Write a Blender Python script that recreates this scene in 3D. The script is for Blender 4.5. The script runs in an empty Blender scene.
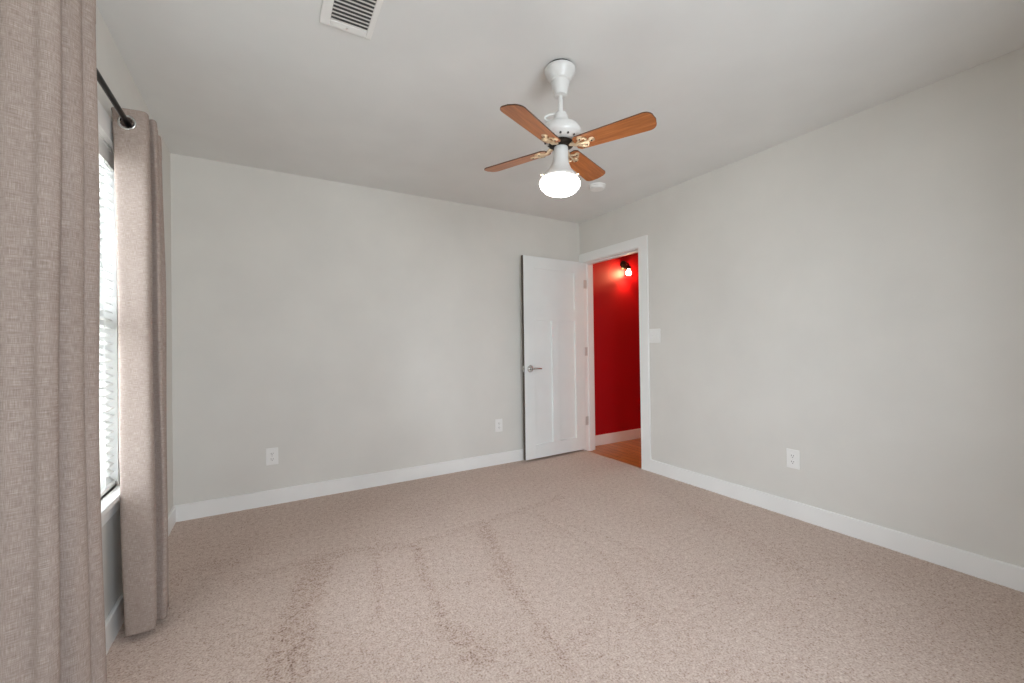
import bpy, bmesh, math, random
from mathutils import Vector, Matrix

random.seed(7)
PI = math.pi
SC = bpy.context.scene
COL = SC.collection

# ------------------------------------------------------------------ camera
F_PX, PITCH, YAW, ROLL, CAM_Z = 418.2, 0.0069, 0.5298, -0.0134, 1.1412
fw = Vector((math.sin(YAW) * math.cos(PITCH), math.cos(YAW) * math.cos(PITCH), math.sin(PITCH)))
rt = Vector((math.cos(YAW), -math.sin(YAW), 0))
up = rt.cross(fw)
rt, up = rt * math.cos(ROLL) + up * math.sin(ROLL), up * math.cos(ROLL) - rt * math.sin(ROLL)
cd = bpy.data.cameras.new('camera')
cd.sensor_width = 36.0
cd.lens = F_PX / 1024.0 * 36.0
cd.clip_start = 0.02
cam = bpy.data.objects.new('camera', cd)
COL.objects.link(cam)
cam.matrix_world = Matrix(((rt.x, up.x, -fw.x, 0), (rt.y, up.y, -fw.y, 0),
                           (rt.z, up.z, -fw.z, CAM_Z), (0, 0, 0, 1)))
SC.camera = cam

# ------------------------------------------------------------------ daylight and exposure
WORLD_STRENGTH = 16.8
LAMP_STRENGTH = 16.0
w = bpy.data.worlds.new('overcast_sky')
SC.world = w
w.use_nodes = True
bg = w.node_tree.nodes['Background']
bg.inputs['Strength'].default_value = WORLD_STRENGTH
_tc = w.node_tree.nodes.new('ShaderNodeTexCoord')          # overcast sky above, bright lower half added to light the ceiling from below
_sx = w.node_tree.nodes.new('ShaderNodeSeparateXYZ')
_rp = w.node_tree.nodes.new('ShaderNodeValToRGB')
_mr = w.node_tree.nodes.new('ShaderNodeMapRange')
_mr.inputs['From Min'].default_value, _mr.inputs['From Max'].default_value = -1.0, 1.0
_rp.color_ramp.elements[0].position, _rp.color_ramp.elements[0].color = 0.47, (0.80, 0.86, 0.91, 1)
_rp.color_ramp.elements[1].position, _rp.color_ramp.elements[1].color = 0.53, (0.80, 0.88, 0.97, 1)
w.node_tree.links.new(_tc.outputs['Generated'], _sx.inputs[0])
w.node_tree.links.new(_sx.outputs['Z'], _mr.inputs['Value'])
w.node_tree.links.new(_mr.outputs[0], _rp.inputs['Fac'])
w.node_tree.links.new(_rp.outputs['Color'], bg.inputs['Color'])
SC.view_settings.view_transform = 'Standard'
SC.view_settings.look = 'None'
SC.view_settings.gamma = 1.0
SC.view_settings.use_curve_mapping = False
SC.view_settings.exposure = 0.0
SC.cycles.max_bounces = 12
SC.cycles.diffuse_bounces = 8
SC.cycles.transparent_max_bounces = 16
SC.cycles.use_denoising = True
SC.cycles.caustics_reflective = False
SC.cycles.caustics_refractive = False

# room box (metres): left wall x = XL, right wall x = XR, back wall y = YB
XL, XR, YB, YF, H = -0.5437, 2.9291, 3.5246, -0.95, 2.44
WT = 0.12
WY0, WY1, WZ0, WZ1 = 1.40, 2.37, 0.575, 1.965        # window opening in the left wall
FX0, FX1, FZ0, FZ1 = 0.15, 1.45, 0.70, 2.0           # opening of the fill window added in the front wall
DY0, DY1, DZ = 2.69, 3.468, 2.0                      # doorway (jamb faces)


def portal(name, loc, rot, sx, sy):
    ld = bpy.data.lights.new(name, 'AREA')
    ld.shape = 'RECTANGLE'
    ld.size, ld.size_y = sx, sy
    ld.cycles.is_portal = True
    o = bpy.data.objects.new(name, ld)
    o.location, o.rotation_euler = loc, rot
    COL.objects.link(o)


portal('window_portal_left', (XL - WT - 0.01, (WY0 + WY1) / 2, (WZ0 + WZ1) / 2), (PI / 2, 0, -PI / 2),
       WY1 - WY0, WZ1 - WZ0)
portal('fill_window_portal', ((FX0 + FX1) / 2, YF - WT - 0.01, (FZ0 + FZ1) / 2), (PI / 2, 0, 0),
       FX1 - FX0, FZ1 - FZ0)


# ------------------------------------------------------------------ materials
def srgb(r, g, b):
    def c(v):
        v /= 255.0
        return v / 12.92 if v <= 0.04045 else ((v + 0.055) / 1.055) ** 2.4
    return (c(r), c(g), c(b), 1)


def mat(name, col, rough=0.5, metal=0.0, spec=0.5):
    m = bpy.data.materials.new(name)
    m.use_nodes = True
    b = m.node_tree.nodes['Principled BSDF']
    b.inputs['Base Color'].default_value = col
    b.inputs['Roughness'].default_value = rough
    b.inputs['Metallic'].default_value = metal
    b.inputs['Specular IOR Level'].default_value = spec
    return m


class NT:
    def __init__(self, m):
        self.t = m.node_tree
        self.b = self.t.nodes['Principled BSDF']
        self.out = self.t.nodes['Material Output']

    def n(self, kind, **kw):
        nd = self.t.nodes.new(kind)
        for k, v in kw.items():
            if k in nd.inputs:
                nd.inputs[k].default_value = v
            else:
                setattr(nd, k, v)
        return nd

    def l(self, a, b):
        self.t.links.new(a, b)

    def coord(self, which='Object', scale=(1, 1, 1)):
        tc = self.n('ShaderNodeTexCoord')
        mp = self.n('ShaderNodeMapping')
        mp.inputs['Scale'].default_value = scale
        self.l(tc.outputs[which], mp.inputs['Vector'])
        return mp.outputs['Vector']

    def noise(self, vec, scale, detail=4.0, rough=0.55):
        nd = self.n('ShaderNodeTexNoise')
        nd.inputs['Scale'].default_value = scale
        nd.inputs['Detail'].default_value = detail
        nd.inputs['Roughness'].default_value = rough
        self.l(vec, nd.inputs['Vector'])
        return nd.outputs['Fac']

    def ramp(self, fac, stops):
        nd = self.n('ShaderNodeValToRGB')
        el = nd.color_ramp.elements
        while len(el) < len(stops):
            el.new(0.5)
        for e, (p, c) in zip(el, stops):
            e.position, e.color = p, c
        self.l(fac, nd.inputs['Fac'])
        return nd.outputs['Color']

    def math(self, op, a, b):
        nd = self.n('ShaderNodeMath', operation=op)
        for i, v in enumerate((a, b)):
            if isinstance(v, (int, float)):
                nd.inputs[i].default_value = v
            else:
                self.l(v, nd.inputs[i])
        return nd.outputs[0]

    def mix(self, fac, a, b, mode='MIX'):
        nd = self.n('ShaderNodeMix', data_type='RGBA', blend_type=mode)
        for i, v in ((0, fac), (6, a), (7, b)):
            if isinstance(v, (int, float, tuple)):
                nd.inputs[i].default_value = v
            else:
                self.l(v, nd.inputs[i])
        return nd.outputs[2]

    def bump(self, h, strength, dist):
        nd = self.n('ShaderNodeBump')
        nd.inputs['Strength'].default_value = strength
        nd.inputs['Distance'].default_value = dist
        self.l(h, nd.inputs['Height'])
        self.l(nd.outputs['Normal'], self.b.inputs['Normal'])


def paint(name, col, rough=0.6, bump=0.15, scale=180.0):
    m = mat(name, col, rough, spec=0.3)
    t = NT(m)
    v = t.coord()
    f = t.noise(v, 2.3, 3)
    c = t.ramp(f, [(0.3, tuple(x * 0.97 for x in col[:3]) + (1,)), (0.7, tuple(min(1, x * 1.03) for x in col[:3]) + (1,))])
    t.l(c, t.b.inputs['Base Color'])
    t.bump(t.noise(v, scale, 2), bump, 0.002)
    return m


M = {}
M['wall'] = paint('warm_grey_wall_paint', (0.715, 0.698, 0.655, 1), 0.62)
M['ceiling'] = paint('ceiling_paint', (0.775, 0.78, 0.765, 1), 0.7)
M['trim'] = paint('white_trim_paint', (0.86, 0.86, 0.84, 1), 0.35, 0.04, 60)
M['door'] = paint('white_door_paint', (0.84, 0.875, 0.86, 1), 0.38, 0.04, 60)
M['door_edge'] = mat('dark_door_edge', srgb(84, 76, 66), 0.7)
M['red'] = paint('red_wall_paint', (0.42, 0.0035, 0.008, 1), 0.58, 0.1)
M['plastic'] = mat('white_plastic', (0.86, 0.855, 0.83, 1), 0.35)
M['slot'] = mat('outlet_slot_dark', (0.06, 0.055, 0.05, 1), 0.6)
M['enamel'] = mat('white_enamel', (0.70, 0.70, 0.68, 1), 0.28)
M['chrome'] = mat('satin_nickel', (0.62, 0.61, 0.59, 1), 0.22, 1.0)
M['hinge'] = mat('hinge_nickel', (0.66, 0.64, 0.61, 1), 0.45, 0.4)
M['black'] = mat('black_rod_metal', (0.012, 0.011, 0.010, 1), 0.35, 0.6)
M['bronze'] = mat('dark_bronze', (0.030, 0.022, 0.016, 1), 0.4, 0.8)
M['brass'] = mat('antique_brass', (0.74, 0.58, 0.40, 1), 0.42, 0.85)
M['cord'] = mat('white_cord', (0.8, 0.8, 0.78, 1), 0.8)
M['duct'] = mat('dark_duct', (0.10, 0.10, 0.10, 1), 0.9)

# window pane: clear, lightly reflecting, lets daylight through
m = bpy.data.materials.new('window_glass')
m.use_nodes = True
t = m.node_tree
t.nodes.remove(t.nodes['Principled BSDF'])
tr, gl, mx, fr = (t.nodes.new(k) for k in ('ShaderNodeBsdfTransparent', 'ShaderNodeBsdfGlossy', 'ShaderNodeMixShader', 'ShaderNodeFresnel'))
gl.inputs['Roughness'].default_value = 0.02
fr.inputs['IOR'].default_value = 1.3
t.links.new(fr.outputs[0], mx.inputs[0])
t.links.new(tr.outputs[0], mx.inputs[1])
t.links.new(gl.outputs[0], mx.inputs[2])
t.links.new(mx.outputs[0], t.nodes['Material Output'].inputs['Surface'])
M['glass'] = m


def translucent(name, col, share, rough=0.8):
    m = mat(name, col, rough, spec=0.2)
    t = NT(m)
    tl = t.n('ShaderNodeBsdfTranslucent')
    tl.inputs['Color'].default_value = col
    mx = t.n('ShaderNodeMixShader')
    mx.inputs[0].default_value = share
    t.l(t.b.outputs[0], mx.inputs[1])
    t.l(tl.outputs[0], mx.inputs[2])
    t.l(mx.outputs[0], t.out.inputs['Surface'])
    return m, t, tl


M['slat'] = translucent('blind_slat_vinyl', (0.88, 0.88, 0.86, 1), 0.45, 0.5)[0]

# linen: uneven slubbed threads both ways
m, t, tl = translucent('taupe_linen', (0.40, 0.33, 0.30, 1), 0.20, 0.9)
vh = t.coord('UV', (45, 1100, 1))
vv = t.coord('UV', (1100, 45, 1))
vs = t.coord('UV', (22, 480, 1))
vb = t.coord('UV', (7, 3, 1))
nh, nv, ns, nb = t.noise(vh, 1.0, 2, 0.5), t.noise(vv, 1.0, 2, 0.5), t.noise(vs, 1.0, 3, 0.6), t.noise(vb, 1.0, 4, 0.6)
thr = t.math('ADD', t.math('MULTIPLY', nh, 0.36), t.math('ADD', t.math('MULTIPLY', nv, 0.34), t.math('ADD', t.math('MULTIPLY', nb, 0.12), t.math('MULTIPLY', ns, 0.18))))
c = t.ramp(thr, [(0.34, (0.24, 0.178, 0.147, 1)), (0.50, (0.415, 0.332, 0.286, 1)), (0.68, (0.64, 0.55, 0.49, 1))])
t.l(c, t.b.inputs['Base Color'])
t.l(c, tl.inputs['Color'])
t.bump(thr, 0.3, 0.0015)
M['linen'] = m

# cherry stained fan blades, grain along the blade
m = mat('cherry_blade_wood', srgb(170, 88, 36), 0.33)
t = NT(m)
g = t.noise(t.coord('Object', (5, 70, 70)), 1.0, 5, 0.6)
c = t.ramp(g, [(0.3, (0.27, 0.078, 0.018, 1)), (0.55, (0.43, 0.145, 0.040, 1)), (0.75, (0.56, 0.22, 0.075, 1))])
t.l(c, t.b.inputs['Base Color'])
M['blade'] = m

M['blade_edge'] = mat('dark_blade_edge', (0.07, 0.028, 0.012, 1), 0.4)

# hall floor boards running along y
m = mat('hall_oak_boards', srgb(160, 90, 45), 0.3)
t = NT(m)
v = t.coord()
br = t.n('ShaderNodeTexBrick')
mp = t.n('ShaderNodeMapping')
mp.inputs['Rotation'].default_value = (0, 0, PI / 2)
t.l(v, mp.inputs['Vector'])
t.l(mp.outputs[0], br.inputs['Vector'])
br.inputs['Color1'].default_value = (0.66, 0.27, 0.085, 1)
br.inputs['Color2'].default_value = (0.46, 0.17, 0.05, 1)
br.inputs['Mortar'].default_value = (0.06, 0.022, 0.010, 1)
br.inputs['Scale'].default_value = 1.0
br.inputs['Mortar Size'].default_value = 0.0025
br.inputs['Brick Width'].default_value = 0.9
br.inputs['Row Height'].default_value = 0.085
gr = t.noise(t.coord('Object', (60, 5, 5)), 1.0, 5, 0.6)
c = t.mix(0.5, br.outputs['Color'], t.ramp(gr, [(0.3, (0.35, 0.35, 0.35, 1)), (0.7, (1.3, 1.3, 1.3, 1))]), 'MULTIPLY')
t.l(c, t.b.inputs['Base Color'])
M['boards'] = m

# carpet: speckled cut pile; 'nap' holds the brushed vacuum tracks
m = mat('speckled_beige_carpet', srgb(180, 150, 135), 0.95, spec=0.1)
t = NT(m)
v = t.coord()
vo = t.n('ShaderNodeTexVoronoi')
vo.inputs['Scale'].default_value = 150.0
t.l(v, vo.inputs['Vector'])
n1, n2, n3 = t.noise(v, 130, 3, 0.7), t.noise(v, 38, 3, 0.6), t.noise(v, 3.0, 4, 0.6)
at = t.n('ShaderNodeAttribute', attribute_name='nap')
sp = t.math('ADD', t.math('MULTIPLY', n1, 0.72), t.math('MULTIPLY', n2, 0.28))
# brushed tracks show more of the dark yarn, in the same grain
sh = t.math('SUBTRACT', t.math('ADD', sp, t.math('MULTIPLY', t.math('SUBTRACT', n3, 0.5), 0.07)), t.math('MULTIPLY', at.outputs['Fac'], 0.062))
c2 = t.ramp(sh, [(0.31, (0.19, 0.11, 0.076, 1)), (0.42, (0.49, 0.372, 0.312, 1)), (0.52, (0.60, 0.485, 0.420, 1)), (0.66, (0.74, 0.635, 0.565, 1))])
t.l(c2, t.b.inputs['Base Color'])
t.bump(t.math('ADD', sp, t.math('MULTIPLY', vo.outputs['Distance'], -0.35)), 0.65, 0.006)
M['carpet'] = m


def emitter(name, col, strength):
    m = mat(name, (0.9, 0.88, 0.84, 1), 0.3)
    b = m.node_tree.nodes['Principled BSDF']
    b.inputs['Emission Color'].default_value = col
    b.inputs['Emission Strength'].default_value = strength
    return m


M['globe'] = emitter('lit_opal_glass', (1.0, 0.95, 0.89, 1), LAMP_STRENGTH)
M['bulb'] = emitter('lit_sconce_bulb', (1.0, 0.62, 0.30, 1), 300.0)
M['hall_fill'] = emitter('hall_fill_glow', (1.0, 0.72, 0.45, 1), 60.0)


# ------------------------------------------------------------------ mesh helpers
def box(bm, x0, x1, y0, y1, z0, z1):
    vs = [bm.verts.new((x, y, z)) for z in (z0, z1) for y in (y0, y1) for x in (x0, x1)]
    for f in ((0, 2, 3, 1), (4, 5, 7, 6), (0, 1, 5, 4), (2, 6, 7, 3), (0, 4, 6, 2), (1, 3, 7, 5)):
        bm.faces.new([vs[i] for i in f])


def lathe(bm, prof, seg=40, axis='z', origin=(0, 0, 0)):
    o = Vector(origin)
    rings = []
    for r, h in prof:
        ring = []
        if r < 1e-6:
            p = Vector((0, 0, h))
            ring = [p]
        else:
            ring = [Vector((r * math.cos(2 * PI * i / seg), r * math.sin(2 * PI * i / seg), h)) for i in range(seg)]
        rr = []
        for p in ring:
            if axis == 'x':
                p = Vector((p.z, p.x, p.y))
            elif axis == 'y':
                p = Vector((p.y, p.z, p.x))
            rr.append(bm.verts.new(o + p))
        rings.append(rr)
    for a, b in zip(rings, rings[1:]):
        for i in range(seg):
            j = (i + 1) % seg
            if len(a) == 1 and len(b) == 1:
                continue
            if len(a) == 1:
                bm.faces.new((a[0], b[j], b[i]))
            elif len(b) == 1:
                bm.faces.new((a[i], a[j], b[0]))
            else:
                bm.faces.new((a[i], a[j], b[j], b[i]))


def tube(bm, pts, r, seg=12, cap=True):
    pts = [Vector(p) for p in pts]
    rings = []
    ref = None
    for i, p in enumerate(pts):
        d = (pts[min(i + 1, len(pts) - 1)] - pts[max(i - 1, 0)]).normalized()
        if ref is None:
            ref = d.orthogonal().normalized()
        ref = (ref - d * ref.dot(d)).normalized()
        s = d.cross(ref)
        rad = r[i] if isinstance(r, (list, tuple)) else r
        rings.append([bm.verts.new(p + (ref * math.cos(2 * PI * k / seg) + s * math.sin(2 * PI * k / seg)) * rad) for k in range(seg)])
    for a, b in zip(rings, rings[1:]):
        for k in range(seg):
            j = (k + 1) % seg
            bm.faces.new((a[k], a[j], b[j], b[k]))
    if cap:
        bm.faces.new(rings[0][::-1])
        bm.faces.new(rings[-1])


def torus(bm, c, axis, R, r, seg=28, sub=10):
    c, axis = Vector(c), Vector(axis).normalized()
    u = axis.orthogonal().normalized()
    v = axis.cross(u)
    rings = []
    for i in range(seg):
        a = 2 * PI * i / seg
        d = u * math.cos(a) + v * math.sin(a)
        rings.append([bm.verts.new(c + d * (R + r * math.cos(2 * PI * k / sub)) + axis * (r * math.sin(2 * PI * k / sub))) for k in range(sub)])
    for i in range(seg):
        a, b = rings[i], rings[(i + 1) % seg]
        for k in range(sub):
            j = (k + 1) % sub
            bm.faces.new((a[k], b[k], b[j], a[j]))


def prism(bm, outline, z0, z1):
    lo = [bm.verts.new((x, y, z0)) for x, y in outline]
    hi = [bm.verts.new((x, y, z1)) for x, y in outline]
    bm.faces.new(lo[::-1])
    bm.faces.new(hi)
    n = len(lo)
    for i in range(n):
        j = (i + 1) % n
        bm.faces.new((lo[i], lo[j], hi[j], hi[i]))


def obj(name, bm, material, parent=None, smooth=False, bevel=0.0):
    bmesh.ops.recalc_face_normals(bm, faces=bm.faces)
    me = bpy.data.meshes.new(name)
    bm.to_mesh(me)
    bm.free()
    me.materials.append(material)
    o = bpy.data.objects.new(name, me)
    COL.objects.link(o)
    if parent is not None:
        o.parent = parent
    if smooth:
        me.polygons.foreach_set('use_smooth', [True] * len(me.polygons))
        me.set_sharp_from_angle(angle=math.radians(38))
    if bevel:
        md = o.modifiers.new('bevel', 'BEVEL')
        md.width, md.segments, md.limit_method = bevel, 2, 'ANGLE'
    return o


def B():
    return bmesh.new()


def struct(name, bm, m, bevel=0.0, parent=None):
    o = obj(name, bm, m, parent, bevel=bevel)
    if parent is None:
        o['kind'] = 'structure'
    return o


def thing(name, label, cat, loc=(0, 0, 0), rotz=0.0, group=None):
    o = bpy.data.objects.new(name, None)
    o.empty_display_size = 0.05
    COL.objects.link(o)
    o.location, o.rotation_euler = loc, (0, 0, rotz)
    o['label'], o['category'] = label, cat
    if group:
        o['group'] = group
    return o


def dup(root, loc, rotz, label):
    r = root.copy()
    COL.objects.link(r)
    r.location, r.rotation_euler = loc, (0, 0, rotz)
    r['label'] = label
    for ch in list(root.children):
        c = ch.copy()
        COL.objects.link(c)
        c.parent = r
        for g in list(ch.children):
            d = g.copy()
            COL.objects.link(d)
            d.parent = c
    return r


# ------------------------------------------------------------------ floor with vacuum tracks
def cam_floor(px, py):
    d = fw * F_PX + rt * (px - 512) - up * (py - 341.5)
    k = -CAM_Z / d.z
    return (d.x * k, d.y * k)


def stroke(pts, width, amount):
    return ([cam_floor(*p) for p in pts], width, amount)


TRACKS = [   # brushed lanes of the pile, laid on the floor
    stroke([(318, 560), (298, 610), (276, 690)], 0.060, 0.75),
    stroke([(339, 553), (320, 587), (308, 640), (300, 690)], 0.014, 0.85),
    stroke([(373, 548), (380, 577), (376, 621)], 0.018, 0.6),
    stroke([(415, 545), (434, 597), (444, 621), (473, 665)], 0.024, 0.75),
    stroke([(452, 632), (468, 640), (480, 655)], 0.050, 0.6),
    stroke([(483, 523), (505, 575)], 0.045, 0.7),
    stroke([(505, 575), (537, 621), (571, 670)], 0.020, 0.75),
    stroke([(505, 575), (478, 580), (444, 590)], 0.018, 0.4),
    stroke([(561, 497), (488, 521), (410, 545), (346, 552), (305, 562), (240, 580)], 0.035, 0.45),
    stroke([(537, 514), (600, 553), (642, 606)], 0.020, 0.4),
    stroke([(560, 520), (640, 550), (700, 600)], 0.020, 0.3),
    stroke([(575, 640), (592, 628), (600, 600)], 0.030, 0.35),
    stroke([(620, 600), (650, 625), (655, 660)], 0.030, 0.25),
    stroke([(180, 548), (300, 522), (400, 503), (520, 474)], 0.22, 0.12),
    stroke([(660, 490), (760, 545), (860, 610)], 0.05, 0.25),
    stroke([(150, 600), (185, 570), (240, 560)], 0.05, 0.35),
]


def seg_dist(px, py, a, b):
    ax, ay = a
    dx, dy = b[0] - ax, b[1] - ay
    q = dx * dx + dy * dy
    u = max(0.0, min(1.0, ((px - ax) * dx + (py - ay) * dy) / q)) if q else 0.0
    return math.hypot(px - ax - u * dx, py - ay - u * dy)


def build_floor():
    from mathutils import noise as mn
    NX, NY = 300, 390
    x0, x1, y0, y1 = XL, XR, YF, YB
    verts, nap = [], []
    for j in range(NY + 1):
        y = y0 + (y1 - y0) * j / NY
        for i in range(NX + 1):
            x = x0 + (x1 - x0) * i / NX
            wob = mn.noise(Vector((x * 9, y * 9, 0))) * 0.014 + mn.noise(Vector((x * 30, y * 30, 3))) * 0.016 + mn.noise(Vector((x * 75, y * 75, 5))) * 0.012
            v = 0.0
            if y > 0.3:
                for pts, wd, am in TRACKS:
                    d = min(seg_dist(x, y, a, b) for a, b in zip(pts, pts[1:]))
                    if d < wd * 2.2:
                        e = (wd + wob - d) / (wd * 0.8)
                        v = max(v, am * max(0.0, min(1.0, 0.5 + e)))
            v += 0.18 * max(0.0, mn.noise(Vector((x * 2.3, y * 2.3, 8))))
            nap.append(min(1.0, v))
            verts.append((x, y, mn.noise(Vector((x * 55, y * 55, 1))) * 0.0022 - 0.002 * v))
    faces = []
    W = NX + 1
    for j in range(NY):
        for i in range(NX):
            a = j * W + i
            faces.append((a, a + 1, a + W + 1, a + W))
    # skirt that gives the carpet its thickness
    base = len(verts)
    rim = [i for i in range(W)] + [j * W + NX for j in range(1, NY + 1)] + [NY * W + i for i in range(NX - 1, -1, -1)] + [j * W for j in range(NY - 1, 0, -1)]
    for r in rim:
        x, y, z = verts[r]
        verts.append((x, y, -0.05))
        nap.append(0)
    n = len(rim)
    for k in range(n):
        faces.append((rim[k], base + k, base + (k + 1) % n, rim[(k + 1) % n]))
    me = bpy.data.meshes.new('floor')
    me.from_pydata(verts, [], faces)
    me.attributes.new('nap', 'FLOAT', 'POINT').data.foreach_set('value', nap)
    me.polygons.foreach_set('use_smooth', [True] * len(me.polygons))
    me.materials.append(M['carpet'])
    me.update()
    o = bpy.data.objects.new('floor', me)
    COL.objects.link(o)
    o['kind'] = 'structure'


build_floor()

# ------------------------------------------------------------------ room shell
b = B(); box(b, XL - WT, XR + WT, YF - WT, YB + WT, H, H + 0.1)
struct('ceiling', b, M['ceiling'])
b = B(); box(b, XL - WT, XR + WT, YB, YB + WT, -0.05, H)
struct('wall_back', b, M['wall'])


def holed(name, axis, a0, a1, u0, u1, h0, h1, z0, z1, m):
    """a wall between a0..a1 thick, u0..u1 long, with one opening h0..h1 x z0..z1"""
    b = B()
    def bx(p, q, r, s):
        if q - p < 1e-4 or s - r < 1e-4:
            return
        if axis == 'x':
            box(b, a0, a1, p, q, r, s)
        else:
            box(b, p, q, a0, a1, r, s)
    bx(u0, h0, -0.05, H); bx(h1, u1, -0.05, H)
    bx(h0, h1, -0.05, z0); bx(h0, h1, z1, H)
    return struct(name, b, m)


holed('wall_left', 'x', XL - WT, XL, YF, YB, WY0, WY1, WZ0, WZ1, M['wall'])
holed('wall_right', 'x', XR, XR + WT, YF, YB, DY0 - 0.02, DY1 + 0.02, -0.05, DZ + 0.02, M['wall'])
holed('wall_front', 'y', YF - WT, YF, XL - WT, XR + WT, FX0, FX1, FZ0, FZ1, M['wall'])

# baseboards
BH, BT = 0.108, 0.016
def board(name, segs):
    b = B()
    for s in segs:
        box(b, *s)
    struct(name, b, M['trim'], 0.004)
board('baseboard_back', [(XL, XR, YB - BT, YB, -0.004, BH)])
board('baseboard_left', [(XL, XL + BT, YF, YB - BT, -0.004, BH)])
board('baseboard_right', [(XR - BT, XR, YF, 2.586, -0.004, BH)])
board('baseboard_front', [(XL + BT, XR - BT, YF, YF + BT, -0.004, BH)])

# hall behind the doorway
HX0, HX1, HY0, HY1 = XR + WT, 4.75, 0.9, 3.60
b = B(); box(b, HX0 - WT, HX1, HY0, HY1 + 0.0, -0.06, -0.012); struct('floor_hall', b, M['boards'])
b = B(); box(b, HX0, HX1, HY0, HY1, H, H + 0.1); struct('ceiling_hall', b, M['ceiling'])
b = B(); box(b, HX0, HX1 + WT, HY1, HY1 + WT, -0.06, H); struct('wall_hall_back', b, M['red'])
b = B(); box(b, HX1, HX1 + WT, HY0, HY1, -0.06, H); struct('wall_hall_right', b, M['red'])
b = B(); box(b, HX0, HX1 + WT, HY0 - WT, HY0, -0.06, H); struct('wall_hall_front', b, M['red'])
board('baseboard_hall', [(HX0 + 0.018, HX1, HY1 - 0.015, HY1, -0.012, 0.105)])

# door jamb with stop, and the casing on the room side
b = B()
box(b, XR - 0.001, XR + WT + 0.001, DY0 - 0.02, DY0, -0.012, DZ + 0.02)
box(b, XR - 0.001, XR + WT + 0.001, DY1, DY1 + 0.02, -0.012, DZ + 0.02)
box(b, XR - 0.001, XR + WT + 0.001, DY0, DY1, DZ, DZ + 0.02)
for y0, y1 in ((DY0, DY0 + 0.012), (DY1 - 0.012, DY1)):
    box(b, XR + 0.045, XR + 0.085, y0, y1, -0.012, DZ)
box(b, XR + 0.045, XR + 0.085, DY0 + 0.012, DY1 - 0.012, DZ - 0.012, DZ)
struct('trim_1', b, M['trim'], 0.0015)
b = B()
CT = 0.018
box(b, XR - CT, XR, 2.586, 2.686, -0.004, DZ + 0.005)
box(b, XR - CT, XR, DY1 + 0.006, YB - BT, -0.004, DZ + 0.005)
box(b, XR - CT, XR, 2.586, YB - 0.0005, DZ + 0.005, DZ + 0.097)
struct('trim_2', b, M['trim'], 0.002)
b = B()
box(b, HX0, HX0 + CT, 2.586, 2.686, -0.012, DZ + 0.005)
box(b, HX0, HX0 + CT, DY1 + 0.006, HY1 - 0.016, -0.012, DZ + 0.005)
box(b, HX0, HX0 + CT, 2.586, HY1, DZ + 0.005, DZ + 0.097)
struct('trim_3', b, M['trim'], 0.002)

# ------------------------------------------------------------------ the open shaker door
hinge_p = Vector((XR - 0.006, 3.460, 0))
free_p = Vector((2.143, 3.425, 0))
dx = (free_p - hinge_p)
DW = dx.length
dx.normalize()
door = bpy.data.objects.new('door_1', None)
COL.objects.link(door)
door['kind'] = 'structure'
door['label'] = 'white three-panel shaker door standing open against the back wall'
dyv = Vector((0, 0, 1)).cross(dx)
door.matrix_world = Matrix(((dx.x, dyv.x, 0, hinge_p.x), (dx.y, dyv.y, 0, hinge_p.y), (0, 0, 1, 0.02), (0, 0, 0, 1)))
DH, DT = 1.985, 0.035
ST, MU = 0.128, 0.095
b = B()
box(b, 0, ST, -DT, 0, 0, DH)
box(b, DW - ST, DW, -DT, 0, 0, DH)
def rail(z0, z1):
    box(b, ST, DW - ST, -DT, 0, z0, z1)
rail(0, 0.135); rail(1.355, 1.475); rail(1.868, DH)
c0 = DW / 2
box(b, c0 - MU / 2, c0 + MU / 2, -DT, 0, 0.135, 1.355)
box(b, ST, DW - ST, -DT + 0.012, -0.012, 1.475, 1.868)
box(b, ST, c0 - MU / 2, -DT + 0.012, -0.012, 0.135, 1.355)
box(b, c0 + MU / 2, DW - ST, -DT + 0.012, -0.012, 0.135, 1.355)
obj('leaf', b, M['door'], door, bevel=0.0015)
b = B(); box(b, DW, DW + 0.0015, -DT, -0.001, 0, DH)  # narrow dark strip down the free edge of the leaf
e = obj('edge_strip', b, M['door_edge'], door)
e['label'] = 'dark edge of the door'
b = B(); box(b, DW + 0.0012, DW + 0.003, -0.029, -0.006, 0.852, 0.912); box(b, DW + 0.003, DW + 0.010, -0.022, -0.012, 0.874, 0.890)
obj('latch', b, M['chrome'], door)
for sgn, y in ((1, 0.0), (-1, -DT)):
    b = B()
    lathe(b, [(0, 0), (0.034, 0), (0.034, 0.006), (0.030, 0.010), (0.012, 0.012), (0.010, 0.040), (0, 0.040)], 32, 'y', (DW - 0.065, y, 0.882))
    if sgn < 0:
        for v in b.verts:
            v.co.y = 2 * y - v.co.y
    h = obj('door_handle', b, M['chrome'], door, True)
    h['label'] = 'satin nickel lever handle'
    b = B()
    zz = 0.882
    yo = y + sgn * 0.040
    tube(b, [(DW - 0.062, yo, zz), (DW - 0.075, yo, zz + 0.001), (DW - 0.110, yo, zz + 0.002), (DW - 0.150, yo, zz), (DW - 0.178, yo - sgn * 0.004, zz - 0.003)],
         [0.010, 0.0105, 0.009, 0.008, 0.006], 14)
    obj('lever', b, M['chrome'], h, True)
for z in (1.775, 1.055, 0.315):
    b = B()
    # leaf on the jamb and barrel, in the door's own frame
    inv = door.matrix_world.inverted()
    box(b, XR + 0.008, XR + 0.040, DY1 - 0.002, DY1 + 0.0005, z - 0.045, z + 0.045)
    tube(b, [(XR + 0.003, DY1 - 0.004, z - 0.045), (XR + 0.003, DY1 - 0.004, z + 0.045)], 0.0055, 12)
    for dz in (-0.03, 0.03):
        lathe(b, [(0, 0), (0.004, 0), (0.0035, 0.001), (0, 0.001)], 10, 'y', (XR + 0.03, DY1 - 0.003, z + dz))
    for v in b.verts:
        v.co = inv @ v.co
    obj('hinge', b, M['hinge'], door, True)

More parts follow.
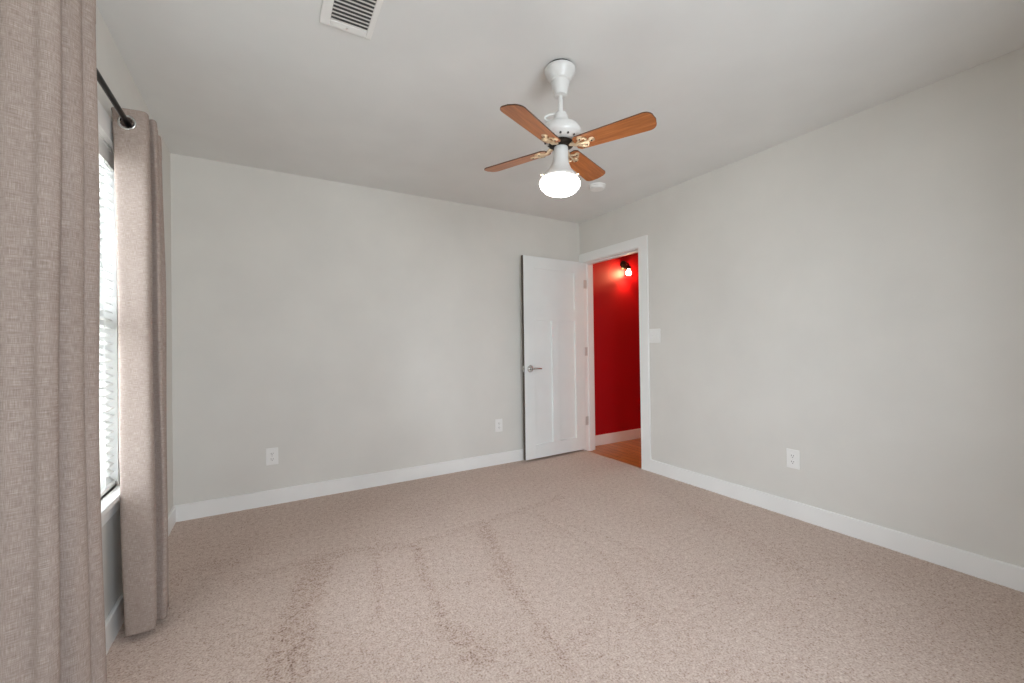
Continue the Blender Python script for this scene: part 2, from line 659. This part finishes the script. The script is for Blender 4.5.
# ------------------------------------------------------------------ left window: casing, stool, sash, pane, blind
win = bpy.data.objects.new('window_1', None)
COL.objects.link(win)
win.location = (XL, (WY0 + WY1) / 2, WZ0)
win['kind'] = 'structure'
win['label'] = 'white framed window behind the taupe curtains'
def wpart(name, m, boxes, bevel=0.0015, kind=None):
    b = B()
    for s in boxes:
        box(b, s[0] - win.location.x, s[1] - win.location.x, s[2] - win.location.y, s[3] - win.location.y, s[4] - win.location.z, s[5] - win.location.z)
    return obj(name, b, m, win, bevel=bevel)
CW = 0.088
wpart('casing', M['trim'], [(XL, XL + 0.018, WY0 - CW, WY0, WZ0, WZ1), (XL, XL + 0.018, WY1, WY1 + CW, WZ0, WZ1),
                            (XL, XL + 0.020, WY0 - CW - 0.005, WY1 + CW + 0.005, WZ1, WZ1 + CW)])
wpart('stool', M['trim'], [(XL - 0.09, XL + 0.042, WY0 - CW - 0.015, WY1 + CW + 0.015, WZ0 - 0.022, WZ0)], 0.004)
wpart('apron', M['trim'], [(XL, XL + 0.016, WY0 - CW, WY1 + CW, WZ0 - 0.085, WZ0 - 0.022)])
wpart('jamb', M['trim'], [(XL - WT, XL, WY0, WY0 + 0.012, WZ0, WZ1), (XL - WT, XL, WY1 - 0.012, WY1, WZ0, WZ1),
                          (XL - WT, XL, WY0, WY1, WZ1 - 0.012, WZ1)])
zm = (WZ0 + WZ1) / 2
y0, y1, z0, z1 = WY0 + 0.012, WY1 - 0.012, WZ0, WZ1 - 0.012
def sash(xa, xb, za, zb):
    f = 0.042
    return [(xa, xb, y0, y0 + f, za, zb), (xa, xb, y1 - f, y1, za, zb), (xa, xb, y0 + f, y1 - f, za, za + f), (xa, xb, y0 + f, y1 - f, zb - f, zb)]
for nm, xa, xb, za, zb in (('sash', XL - 0.085, XL - 0.062, z0, zm + 0.02), ('sash', XL - 0.112, XL - 0.089, zm - 0.02, z1)):
    s = wpart(nm, M['trim'], sash(xa, xb, za, zb))
    b = B(); xm = (xa + xb) / 2
    box(b, xm - 0.002 - win.location.x, xm + 0.002 - win.location.x, y0 + 0.04 - win.location.y, y1 - 0.04 - win.location.y, za + 0.04 - win.location.z, zb - 0.04 - win.location.z)
    obj('pane', b, M['glass'], s)

blind = thing('window_blind', 'white horizontal slat blind lowered in the window between the curtains', 'blind', (XL - 0.03, (WY0 + WY1) / 2, WZ0 + 0.004))
def bl(z):
    return z - blind.location.z
hw = (WY1 - WY0) / 2 - 0.016
b = B(); box(b, -0.024, 0.024, -hw, hw, bl(WZ1 - 0.052), bl(WZ1 - 0.0125)); obj('headrail', b, M['plastic'], blind, bevel=0.002)
b = B(); box(b, 0.0242, 0.028, -hw - 0.002, hw + 0.002, bl(WZ1 - 0.075), bl(WZ1 - 0.0125)); obj('valance', b, M['plastic'], blind, bevel=0.001)
b = B()
SP, SWD, TILT = 0.033, 0.040, math.radians(-26)
zs = WZ0 + 0.034
while zs < WZ1 - 0.065:
    pts = []
    for k in range(5):
        q = (k / 4 - 0.5) * SWD
        crown = 0.0025 * (1 - (2 * q / SWD) ** 2)
        pts.append((q * math.cos(TILT) - crown * math.sin(TILT), q * math.sin(TILT) + crown * math.cos(TILT)))
    top = [[b.verts.new((px, s * hw, bl(zs) + pz + 0.0009)) for px, pz in pts] for s in (-1, 1)]
    bot = [[b.verts.new((px, s * hw, bl(zs) + pz - 0.0009)) for px, pz in pts] for s in (-1, 1)]
    for k in range(4):
        b.faces.new((top[0][k], top[0][k + 1], top[1][k + 1], top[1][k]))
        b.faces.new((bot[0][k], bot[1][k], bot[1][k + 1], bot[0][k + 1]))
    for k in (0, 4):
        b.faces.new((top[0][k], top[1][k], bot[1][k], bot[0][k]))
    for s in (0, 1):
        for k in range(4):
            b.faces.new((top[s][k], bot[s][k], bot[s][k + 1], top[s][k + 1]))
    zs += SP
obj('slats', b, M['slat'], blind)
b = B(); box(b, -0.024, 0.024, -hw, hw, bl(WZ0 + 0.003), bl(WZ0 + 0.018)); obj('bottom_rail', b, M['plastic'], blind, bevel=0.003)
for yy in (-hw + 0.12, 0.0, hw - 0.12):
    b = B()
    for xx in (-0.021, 0.021):
        tube(b, [(xx, yy, bl(WZ0 + 0.012)), (xx, yy, bl(WZ1 - 0.05))], 0.0012, 6)
    obj('ladder_cord', b, M['cord'], blind)

# unseen window added behind the camera for fill daylight
fill_win = bpy.data.objects.new('fill_window', None)
COL.objects.link(fill_win)
fill_win.location = ((FX0 + FX1) / 2, YF, FZ0)
fill_win['kind'] = 'structure'
fill_win['label'] = 'white framed window added in the front wall for fill daylight'
def w2(name, m, boxes):
    b = B()
    for s in boxes:
        box(b, s[0] - fill_win.location.x, s[1] - fill_win.location.x, s[2] - YF, s[3] - YF, s[4] - FZ0, s[5] - FZ0)
    return obj(name, b, m, fill_win, bevel=0.0015 if m is not M['glass'] else 0)
xm = (FX0 + FX1) / 2
w2('casing', M['trim'], [(FX0 - CW, FX0, YF, YF + 0.018, FZ0, FZ1), (FX1, FX1 + CW, YF, YF + 0.018, FZ0, FZ1), (FX0 - CW, FX1 + CW, YF, YF + 0.018, FZ1, FZ1 + CW)])
w2('stool', M['trim'], [(FX0 - CW - 0.02, FX1 + CW + 0.02, YF - 0.09, YF + 0.04, FZ0 - 0.022, FZ0)])
for xa, xb in ((FX0, xm), (xm, FX1)):
    s = w2('sash', M['trim'], [(xa, xa + 0.045, YF - 0.10, YF - 0.07, FZ0, FZ1), (xb - 0.045, xb, YF - 0.10, YF - 0.07, FZ0, FZ1),
                               (xa + 0.045, xb - 0.045, YF - 0.10, YF - 0.07, FZ0, FZ0 + 0.045), (xa + 0.045, xb - 0.045, YF - 0.10, YF - 0.07, FZ1 - 0.045, FZ1)])
    b = B(); box(b, xa + 0.043 - xm, xb - 0.043 - xm, -0.087, -0.083, 0.043, FZ1 - FZ0 - 0.043)
    obj('pane', b, M['glass'], s)

# ------------------------------------------------------------------ curtain rod and curtains
RX, RZ = -0.470, 2.037
rod = thing('curtain_rod', 'thin black curtain rod above the window carrying both curtains', 'curtain rod', (RX, 1.9, RZ))
b = B(); tube(b, [(0, -0.70, 0), (0, 0.70, 0)], 0.0095, 16); obj('pole', b, M['black'], rod, True)
for s in (-1, 1):
    b = B(); lathe(b, [(0, 0), (0.012, 0.0), (0.012, 0.012), (0.008, 0.016), (0.019, 0.030), (0.022, 0.043), (0.017, 0.058), (0, 0.064)], 20, 'y', (0, 0, 0))
    for v in b.verts:
        v.co.y = s * (v.co.y + 0.69)
    obj('finial', b, M['black'], rod, True)
for yy in (-0.66, 0.66):
    b = B()
    tube(b, [(XL - RX, yy, -0.004), (-0.02, yy, -0.004), (0, yy, -0.012), (0.012, yy, 0.0)], 0.005, 10)
    lathe(b, [(0, 0), (0.018, 0), (0.018, 0.005), (0, 0.005)], 20, 'x', (XL - RX, yy, -0.004))
    obj('bracket', b, M['black'], rod, True)


def catmull(pts, n=8):
    out = []
    P = [pts[0]] + list(pts) + [pts[-1]]
    for i in range(1, len(P) - 2):
        p0, p1, p2, p3 = P[i - 1:i + 3]
        for k in range(n):
            u = k / n
            out.append(tuple(0.5 * ((2 * p1[d]) + (-p0[d] + p2[d]) * u + (2 * p0[d] - 5 * p1[d] + 4 * p2[d] - p3[d]) * u * u +
                                    (-p0[d] + 3 * p1[d] - 3 * p2[d] + p3[d]) * u ** 3) for d in (0, 1)))
    out.append(tuple(pts[-1]))
    return out


def curtain(name, label, pts, ztop, zbot, ycen, spread, lean, seed, dy=0.0):
    root = thing(name, label, 'curtain', (RX, ycen, zbot), group='grommet curtains')
    curve = [(x, y + dy) for x, y in catmull(pts, 10)]
    zs = [ztop - 0.006 * k for k in range(18)]
    while zs[-1] - 0.04 > zbot:
        zs.append(zs[-1] - 0.04)
    zs.append(zbot)
    me = bpy.data.meshes.new('panel')
    verts, uvs, faces = [], [], []
    arc = [0.0]
    for a, c in zip(curve, curve[1:]):
        arc.append(arc[-1] + math.hypot(c[0] - a[0], c[1] - a[1]))
    ph = [random.Random(seed + k).uniform(0, 6.28) for k in range(6)]

    def place(x, q):
        d = x - RX
        k = spread[0] if d < 0 else spread[1]
        return RX + d * (k[0] + (k[1] - k[0]) * math.sqrt(q))
    # where the cloth crosses the rod it has a round hole
    holes = []
    for i in range(len(curve) - 1):
        a, c = curve[i], curve[i + 1]
        if (a[0] - RX) * (c[0] - RX) < 0:
            u = (RX - a[0]) / (c[0] - a[0])
            holes.append((arc[i] + (arc[i + 1] - arc[i]) * u, a[1] + (c[1] - a[1]) * u,
                          Vector((place(c[0], 0) - place(a[0], 0), c[1] - a[1], 0)).normalized()))
    rows = len(zs) - 1
    for r, z in enumerate(zs):
        q = (ztop - z) / (ztop - zbot)
        for (x, y), s in zip(curve, arc):
            g = max(0.0, min(1.0, (q - 0.06) * 4))
            wob = g * (0.006 * q * math.sin(s * 9 + z * 2.1 + ph[0]) + 0.003 * math.sin(s * 23 + z * 4.3 + ph[1]))
            wy = g * 0.007 * q * math.sin(s * 7 + z * 1.7 + ph[2])
            fl_ = (1.6 * s / arc[-1] - 0.6) * q
            xx = place(x, q) + wob + lean[0] * fl_
            yy = y + wy + lean[1] * fl_
            xx = max(xx, XL + 0.004)
            if z < WZ1 + CW + 0.01:
                xx = max(xx, XL + 0.024)
            if abs(z - WZ0) < 0.10:
                xx = max(xx, XL + 0.045)
            zz = z
            if r == rows:
                zz += 0.006 * math.sin(s * 11 + ph[3])
            verts.append((xx - RX, yy - ycen, zz - zbot))
            uvs.append((s, z))
    W = len(curve)
    for r in range(rows):
        for i in range(W - 1):
            sm, zm_ = (arc[i] + arc[i + 1]) / 2, (zs[r] + zs[r + 1]) / 2
            if any(math.hypot((sm - h[0]) * 0.8, zm_ - RZ) < 0.021 for h in holes):
                continue
            a = r * W + i
            faces.append((a, a + W, a + W + 1, a + 1))
    me.from_pydata(verts, [], faces)
    uv = me.uv_layers.new(name='UVMap')
    for lp in me.loops:
        uv.data[lp.index].uv = uvs[lp.vertex_index]
    me.polygons.foreach_set('use_smooth', [True] * len(me.polygons))
    me.materials.append(M['linen'])
    o = bpy.data.objects.new('panel', me)
    COL.objects.link(o)
    o.parent = root
    md = o.modifiers.new('thickness', 'SOLIDIFY')
    md.thickness, md.offset = 0.0016, 0
    # header facing: the doubled cloth band sewn to the back of the top hem
    hb = B()
    uvl = hb.loops.layers.uv.new('UVMap')
    grid = []
    for z in zs:
        if z < ztop - 0.13:
            break
        q = (ztop - z) / (ztop - zbot)
        row = []
        for i, (x, y) in enumerate(curve):
            a, c = curve[max(0, i - 1)], curve[min(len(curve) - 1, i + 1)]
            tx, ty = c[0] - a[0], c[1] - a[1]
            ln = math.hypot(tx, ty) or 1
            xx = max(place(x, q) + ty / ln * 0.0022, XL + 0.026)
            row.append(hb.verts.new((xx - RX, y - ycen - tx / ln * 0.0022, min(z, ztop - 0.002) - zbot)))
        grid.append(row)
    for r in range(len(grid) - 1):
        for i in range(W - 1):
            sm, zm_ = (arc[i] + arc[i + 1]) / 2, (zs[r] + zs[r + 1]) / 2
            if any(math.hypot((sm - h[0]) * 0.8, zm_ - RZ) < 0.021 for h in holes):
                continue
            f = hb.faces.new((grid[r][i], grid[r + 1][i], grid[r + 1][i + 1], grid[r][i + 1]))
            for lp, (jr, ji) in zip(f.loops, ((r, i), (r + 1, i), (r + 1, i + 1), (r, i + 1))):
                lp[uvl].uv = (arc[ji], zs[jr])
    obj('header_band', hb, M['linen'], root, True)
    # a metal grommet in each hole
    for _, y, d in holes:
        gb = B()
        torus(gb, (0, y - ycen, RZ - zbot), (-d.y, d.x, 0), 0.0255, 0.0055)
        obj('grommet', gb, M['chrome'], root, True)
    return root


right_pts = [(-.522, 2.242), (-.520, 2.208), (-.505, 2.188), (-.455, 2.180), (-.405, 2.176), (-.388, 2.184), (-.386, 2.202), (-.41, 2.218), (-.47, 2.226),
             (-.508, 2.238), (-.47, 2.250), (-.40, 2.242), (-.370, 2.234), (-.362, 2.252), (-.38, 2.272), (-.46, 2.280), (-.505, 2.295), (-.46, 2.310),
             (-.40, 2.306), (-.376, 2.320), (-.39, 2.340), (-.47, 2.348), (-.505, 2.366), (-.46, 2.382), (-.40, 2.378), (-.378, 2.396), (-.40, 2.418), (-.48, 2.426), (-.51, 2.450)]
curtain('curtain', 'taupe linen grommet curtain at the far side of the window, hanging to the carpet', right_pts, 2.092, 0.026, 2.31, ((1.05, 0.55), (0.70, 0.92)), (0.0, 0.0), 3)
left_pts = [(-.472, 1.300), (-.469, 1.279), (-.455, 1.268), (-.436, 1.272), (-.420, 1.281), (-.404, 1.277), (-.391, 1.282), (-.384, 1.300), (-.40, 1.327), (-.47, 1.339),
            (-.508, 1.355), (-.47, 1.369), (-.41, 1.363), (-.386, 1.373), (-.378, 1.397), (-.395, 1.423), (-.46, 1.435), (-.502, 1.453), (-.46, 1.469),
            (-.41, 1.463), (-.386, 1.473), (-.379, 1.495), (-.40, 1.517), (-.47, 1.531), (-.50, 1.550)]
curtain('curtain', 'taupe linen grommet curtain nearest the viewer, at the left edge of the picture', left_pts, 2.092, 0.026, 1.393, ((1, 1), (1, 1)), (0.012, 0.03), 11, -0.022)

# ------------------------------------------------------------------ ceiling fan with light
FXC, FYC = 1.199, 1.567
fan = thing('ceiling_fan', 'white ceiling fan with four cherry wood blades and a lit globe', 'ceiling fan', (FXC, FYC, H))
def fz(z):
    return z - H
def fl(name, prof, m, seg=48, parent=fan):
    b = B(); lathe(b, [(r, fz(z)) for r, z in prof], seg); return obj(name, b, m, parent, True)
fl('canopy', [(0, 2.430), (0.070, 2.430), (0.072, 2.426), (0.070, 2.414), (0.064, 2.400), (0.055, 2.388), (0.049, 2.380), (0.048, 2.374), (0.042, 2.370), (0.040, 2.352),
              (0.035, 2.330), (0.031, 2.312), (0.031, 2.306), (0.024, 2.302), (0, 2.302)], M['enamel'])
fl('gap_shade_ring', [(0, 2.44), (0.062, 2.44), (0.062, 2.429), (0, 2.429)], M['bronze'])  # dark ring imitating the shade in the gap above the canopy
fl('downrod', [(0.011, 2.31), (0.011, 2.205), (0, 2.205)], M['enamel'], 20)
fl('motor_housing', [(0, 2.226), (0.016, 2.226), (0.027, 2.222), (0.033, 2.208), (0.035, 2.186), (0.038, 2.178), (0.062, 2.170), (0.084, 2.156), (0.094, 2.138), (0.095, 2.122),
                     (0.091, 2.110), (0.079, 2.098), (0.060, 2.090), (0, 2.088)], M['enamel'])
for k in range(14):
    b = B()
    a = 2 * PI * k / 14
    lathe(b, [(0, -0.003), (0.005, -0.003), (0.005, 0.003), (0, 0.003)], 10, 'z', (0.0765 * math.cos(a), 0.0765 * math.sin(a), fz(2.0965)))
    obj('vent_hole', b, M['slot'], fan)
b = B()
ear_a = math.radians(150)
pts = [(0.030 + 0.038 * math.sin(PI * k / 12) * 1.0 + 0.010 * k / 12, 0, fz(2.215) + 0.016 * math.cos(PI * k / 12) - 0.012) for k in range(13)]
pts = [(x * math.cos(ear_a), x * math.sin(ear_a), z) for x, _, z in pts]
tube(b, pts, 0.006, 10); obj('switch_loop', b, M['enamel'], fan, True)
fl('flywheel', [(0, 2.086), (0.055, 2.086), (0.058, 2.078), (0.056, 2.068), (0.046, 2.062), (0, 2.062)], M['bronze'])
kit = fl('switch_housing', [(0, 2.063), (0.032, 2.063), (0.034, 2.050), (0.036, 2.005), (0.040, 1.985), (0.050, 1.964), (0.063, 1.945), (0.077, 1.930), (0.085, 1.920), (0.086, 1.912), (0.083, 1.908), (0, 1.908)], M['enamel'])
g = fl('globe', [(0.082, 1.911), (0.091, 1.904), (0.095, 1.894), (0.094, 1.884), (0.087, 1.869), (0.074, 1.856), (0.054, 1.846), (0.028, 1.840), (0, 1.838)], M['globe'])
g['label'] = 'lit white glass globe of the fan'
for k in range(3):
    a = 2 * PI * k / 3 + 0.9
    b = B(); tube(b, [(0.083 * math.cos(a), 0.083 * math.sin(a), fz(1.917)), (0.101 * math.cos(a), 0.101 * math.sin(a), fz(1.917))], 0.0035, 10)
    obj('thumb_screw', b, M['brass'], fan, True)


# the light kit hangs a touch out of plumb
_pv = Vector((0, 0, fz(2.063)))
_tilt = Matrix.Translation(_pv) @ Matrix.Rotation(math.radians(2.8), 4, Vector((fw.x, fw.y, 0)).normalized()) @ Matrix.Translation(-_pv)
for o in fan.children:
    if o.name.split('.')[0] in ('switch_housing', 'globe', 'thumb_screw'):
        o.matrix_basis = _tilt


def blade_outline():
    pts = []
    r0, r1 = 0.072, 0.434
    w0, w1 = 0.046, 0.057
    rc = 0.036
    pts.append((r0 + 0.014, -w0)); 
    for k in range(7):
        a = -PI / 2 + (PI / 2) * k / 6
        pts.append((r1 - rc + rc * math.cos(a), -w1 + rc + rc * math.sin(a)))
    pts.append((r1 + 0.004, 0))
    for k in range(7):
        a = (PI / 2) * k / 6
        pts.append((r1 - rc + rc * math.cos(a), w1 - rc + rc * math.sin(a)))
    pts.append((r0 + 0.014, w0))
    pts.append((r0, w0 - 0.014)); pts.append((r0, -w0 + 0.014))
    return pts


BLADE_A = math.radians(-64.9)
ZB = 2.060
blades = []
bb = B(); prism(bb, blade_outline(), -0.003, 0.003)
b0 = obj('blade', bb, M['blade'], fan, bevel=0.0012)
b0.data.materials.append(M['blade_edge'])
for p in b0.data.polygons:
    if abs(p.normal.z) < 0.5:
        p.material_index = 1
ib = B()
# iron: short arm from the flywheel, then an openwork trefoil screwed under the blade
tube(ib, [(0.045, 0, 0.010), (0.064, 0, 0.002), (0.080, 0.0, -0.0065), (0.098, 0.0, -0.007)], [0.011, 0.010, 0.009, 0.007], 10)
for s in (-1, 1):
    tube(ib, [(0.080, 0, -0.006), (0.092, s * 0.012, -0.006), (0.110, s * 0.026, -0.0055), (0.128, s * 0.026, -0.005), (0.134, s * 0.015, -0.005), (0.124, s * 0.007, -0.005)], [0.006, 0.0055, 0.006, 0.0055, 0.005, 0.004], 8)
    lathe(ib, [(0, -0.009), (0.008, -0.008), (0.014, -0.005), (0.015, -0.003), (0, -0.003)], 16, 'z', (0.108, s * 0.027, 0))
tube(ib, [(0.090, 0, -0.006), (0.130, 0, -0.0055), (0.152, 0, -0.005)], [0.006, 0.006, 0.005], 8)
lathe(ib, [(0, -0.009), (0.008, -0.008), (0.014, -0.005), (0.015, -0.003), (0, -0.003)], 16, 'z', (0.154, 0, 0))
i0 = obj('blade_iron', ib, M['brass'], b0, True)
ss = []
for x, y in ((0.154, 0), (0.108, 0.027), (0.108, -0.027)):
    q = B(); lathe(q, [(0, -0.0115), (0.0035, -0.011), (0.005, -0.008), (0, -0.008)], 12, 'z', (x, y, 0))
    ss.append(obj('screw', q, M['bronze'], b0, True))
for k in range(4):
    if k == 0:
        bo = b0
    else:
        bo = b0.copy(); COL.objects.link(bo); bo.parent = fan
        for part in [i0] + ss:
            io = part.copy(); COL.objects.link(io); io.parent = bo
    a = BLADE_A + k * PI / 2
    # counter-clockwise edge dips: pitched blades
    bo.matrix_parent_inverse = Matrix.Identity(4)
    bo.location = (0, 0, fz(ZB))
    bo.rotation_mode = 'XYZ'
    bo.rotation_euler = (math.radians(-12), 0, a)

# ------------------------------------------------------------------ ceiling register, smoke detector
reg = thing('air_vent', 'white louvred air vent in the ceiling near the curtains', 'vent', (0.289, 1.60, H))
VX0, VX1, VY0, VY1 = -0.099, 0.099, -0.21, 0.21
b = B()
box(b, VX0, -0.062, VY0, VY1, -0.006, 0); box(b, 0.076, VX1, VY0, VY1, -0.006, 0)
box(b, -0.062, 0.076, VY0, -0.172, -0.006, 0); box(b, -0.062, 0.076, 0.172, VY1, -0.006, 0)
obj('frame', b, M['plastic'], reg, bevel=0.003)
b = B(); box(b, -0.062, 0.076, -0.172, 0.172, -0.0012, -0.0002); obj('duct_opening', b, M['duct'], reg)
b = B()
y = -0.163
while y < 0.17:
    vs = [(-0.062, y - 0.008, -0.0075), (0.076, y - 0.008, -0.0075), (0.076, y + 0.0045, -0.0045), (-0.062, y + 0.0045, -0.0045)]
    lo = [b.verts.new(v) for v in vs]
    hi = [b.verts.new((v[0], v[1] + 0.0015, v[2] + 0.0008)) for v in vs]
    b.faces.new(lo[::-1]); b.faces.new(hi)
    for i in range(4):
        j = (i + 1) % 4
        b.faces.new((lo[i], lo[j], hi[j], hi[i]))
    y += 0.0205
obj('louvers', b, M['plastic'], reg)
for yy in (-0.19, 0.19):
    b = B(); lathe(b, [(0, -0.0085), (0.003, -0.008), (0.0045, -0.006), (0, -0.006)], 12, 'z', (0.0, yy, 0)); obj('screw', b, M['hinge'], reg, True)

sd = thing('smoke_detector', 'small round white smoke detector on the ceiling behind the fan', 'smoke detector', (2.355, 2.60, H))
b = B(); lathe(b, [(0, 0), (0.068, 0), (0.068, -0.010), (0.064, -0.012), (0, -0.012)], 40); obj('base', b, M['plastic'], sd, True)
b = B(); lathe(b, [(0, -0.012), (0.060, -0.012), (0.061, -0.020), (0.056, -0.032), (0.040, -0.038), (0, -0.039)], 40); obj('cover', b, M['plastic'], sd, True)
b = B(); lathe(b, [(0, -0.037), (0.009, -0.038), (0.009, -0.0405), (0, -0.041)], 16, 'z', (0.02, 0.0, 0)); obj('test_button', b, M['plastic'], sd, True)

# ------------------------------------------------------------------ outlets and switch (local: plate faces -y)
def make_outlet(label, loc, rotz):
    o = thing('wall_outlet', label, 'outlet', loc, rotz, 'white duplex outlets')
    PW, PH = 0.039, 0.061
    b = B(); box(b, -PW, PW, -0.006, 0, -PH, PH); obj('plate', b, M['plastic'], o, bevel=0.003)
    for s in (-1, 1):
        b = B()
        ol = [(0.0165 * math.cos(2 * PI * k / 24), max(-0.0125, min(0.0125, 0.0165 * math.sin(2 * PI * k / 24)))) for k in range(24)]
        prism(b, ol, 0, 0.002)
        for v in b.verts:
            v.co = Vector((v.co.x, -0.006 - v.co.z, v.co.y + s * 0.0195))
        r = obj('receptacle', b, M['plastic'], o)
        b = B()
        for x, hh in ((-0.0065, 0.0045), (0.0065, 0.0038)):
            box(b, x - 0.0013, x + 0.0013, -0.0086, -0.0079, s * 0.0195 + 0.003 - hh, s * 0.0195 + 0.003 + hh)
        lathe(b, [(0, -0.0086), (0.0026, -0.0086), (0.0026, -0.0079), (0, -0.0079)], 12, 'y', (0, 0, s * 0.0195 - 0.0075))
        obj('slots', b, M['slot'], r)
    b = B(); lathe(b, [(0, -0.0078), (0.002, -0.0074), (0.003, -0.006), (0, -0.006)], 12, 'y'); obj('screw', b, M['hinge'], o, True)
    return o


o1 = make_outlet('white duplex outlet low on the back wall, nearer the curtains', (0.025, YB, 0.349), 0)
dup(o1, (1.905, YB, 0.369), 0, 'white duplex outlet low on the back wall, beside the open door')
dup(o1, (XR, 1.424, 0.377), -PI / 2, 'white duplex outlet low on the right wall')

sw = thing('light_switch', 'square white light switch plate beside the door casing', 'light switch', (XR, 2.523, 1.199), -PI / 2)
b = B(); box(b, -0.060, 0.060, -0.006, 0, -0.061, 0.061); obj('plate', b, M['plastic'], sw, bevel=0.003)
b = B(); box(b, -0.0285, -0.0175, -0.0075, -0.006, -0.0125, 0.0125)
lev = [(-0.027, -0.0075, -0.007), (-0.019, -0.0075, -0.007), (-0.019, -0.0075, 0.007), (-0.027, -0.0075, 0.007)]
tipv = [(-0.0265, -0.017, 0.003), (-0.0195, -0.017, 0.003), (-0.0195, -0.017, 0.011), (-0.0265, -0.017, 0.011)]
A = [b.verts.new(v) for v in lev]; T2 = [b.verts.new(v) for v in tipv]
b.faces.new(T2); b.faces.new(A[::-1])
for i in range(4):
    b.faces.new((A[i], A[(i + 1) % 4], T2[(i + 1) % 4], T2[i]))
obj('toggle', b, M['plastic'], sw)
b = B(); box(b, 0.0065, 0.0395, -0.0085, -0.006, -0.033, 0.033); obj('rocker', b, M['plastic'], sw, bevel=0.001)
for x, z in ((-0.023, 0.030), (-0.023, -0.030)):
    b = B(); lathe(b, [(0, -0.0078), (0.002, -0.0074), (0.003, -0.006), (0, -0.006)], 12, 'y', (x, 0, z)); obj('screw', b, M['plastic'], sw, True)

# ------------------------------------------------------------------ hall sconce on the red wall
sc = thing('wall_sconce', 'dark bronze wall sconce with a lit bulb on the red hall wall', 'wall lamp', (3.655, HY1, 2.06))
b = B(); lathe(b, [(0, 0), (0.055, 0), (0.055, -0.008), (0.045, -0.016), (0.015, -0.022), (0, -0.022)], 32, 'y'); obj('backplate', b, M['bronze'], sc, True)
b = B(); tube(b, [(0, -0.018, 0), (0, -0.045, 0.012), (0, -0.066, 0.012), (0, -0.078, 0.000), (0, -0.080, -0.020)], 0.008, 12); obj('arm', b, M['bronze'], sc, True)
b = B(); lathe(b, [(0, 0.002), (0.014, 0), (0.024, -0.010), (0.030, -0.034), (0.030, -0.046), (0.026, -0.046), (0.024, -0.03), (0, -0.02)], 28, 'z', (0, -0.080, -0.018)); obj('socket_cup', b, M['bronze'], sc, True)
b = B(); lathe(b, [(0.0, -0.030), (0.012, -0.034), (0.014, -0.050), (0.024, -0.066), (0.029, -0.082), (0.026, -0.098), (0.014, -0.109), (0, -0.112)], 24, 'z', (0, -0.080, -0.018))
bulb = obj('bulb', b, M['bulb'], sc, True); bulb['label'] = 'glowing warm bulb'
# clear glass bell around the bulb
b = B(); lathe(b, [(0.030, -0.040), (0.036, -0.060), (0.044, -0.090), (0.050, -0.118), (0.053, -0.128), (0.051, -0.128), (0.048, -0.117), (0.042, -0.090), (0.034, -0.060), (0.028, -0.042)], 28, 'z', (0, -0.080, -0.018))
shade = obj('glass_shade', b, M['glass'], sc, True)

# lamp added out of view along the hall, to brighten it warmly
hl = thing('hall_fill_light', 'round lamp added out of view to brighten the red hall', 'ceiling light', (3.75, 1.25, H))
b = B(); lathe(b, [(0, 0), (0.15, 0), (0.15, -0.02), (0.14, -0.03), (0, -0.03)], 36); obj('base', b, M['enamel'], hl, True)
b = B(); lathe(b, [(0.135, -0.03), (0.13, -0.05), (0.10, -0.075), (0.05, -0.09), (0, -0.094)], 36); obj('diffuser', b, M['hall_fill'], hl, True)
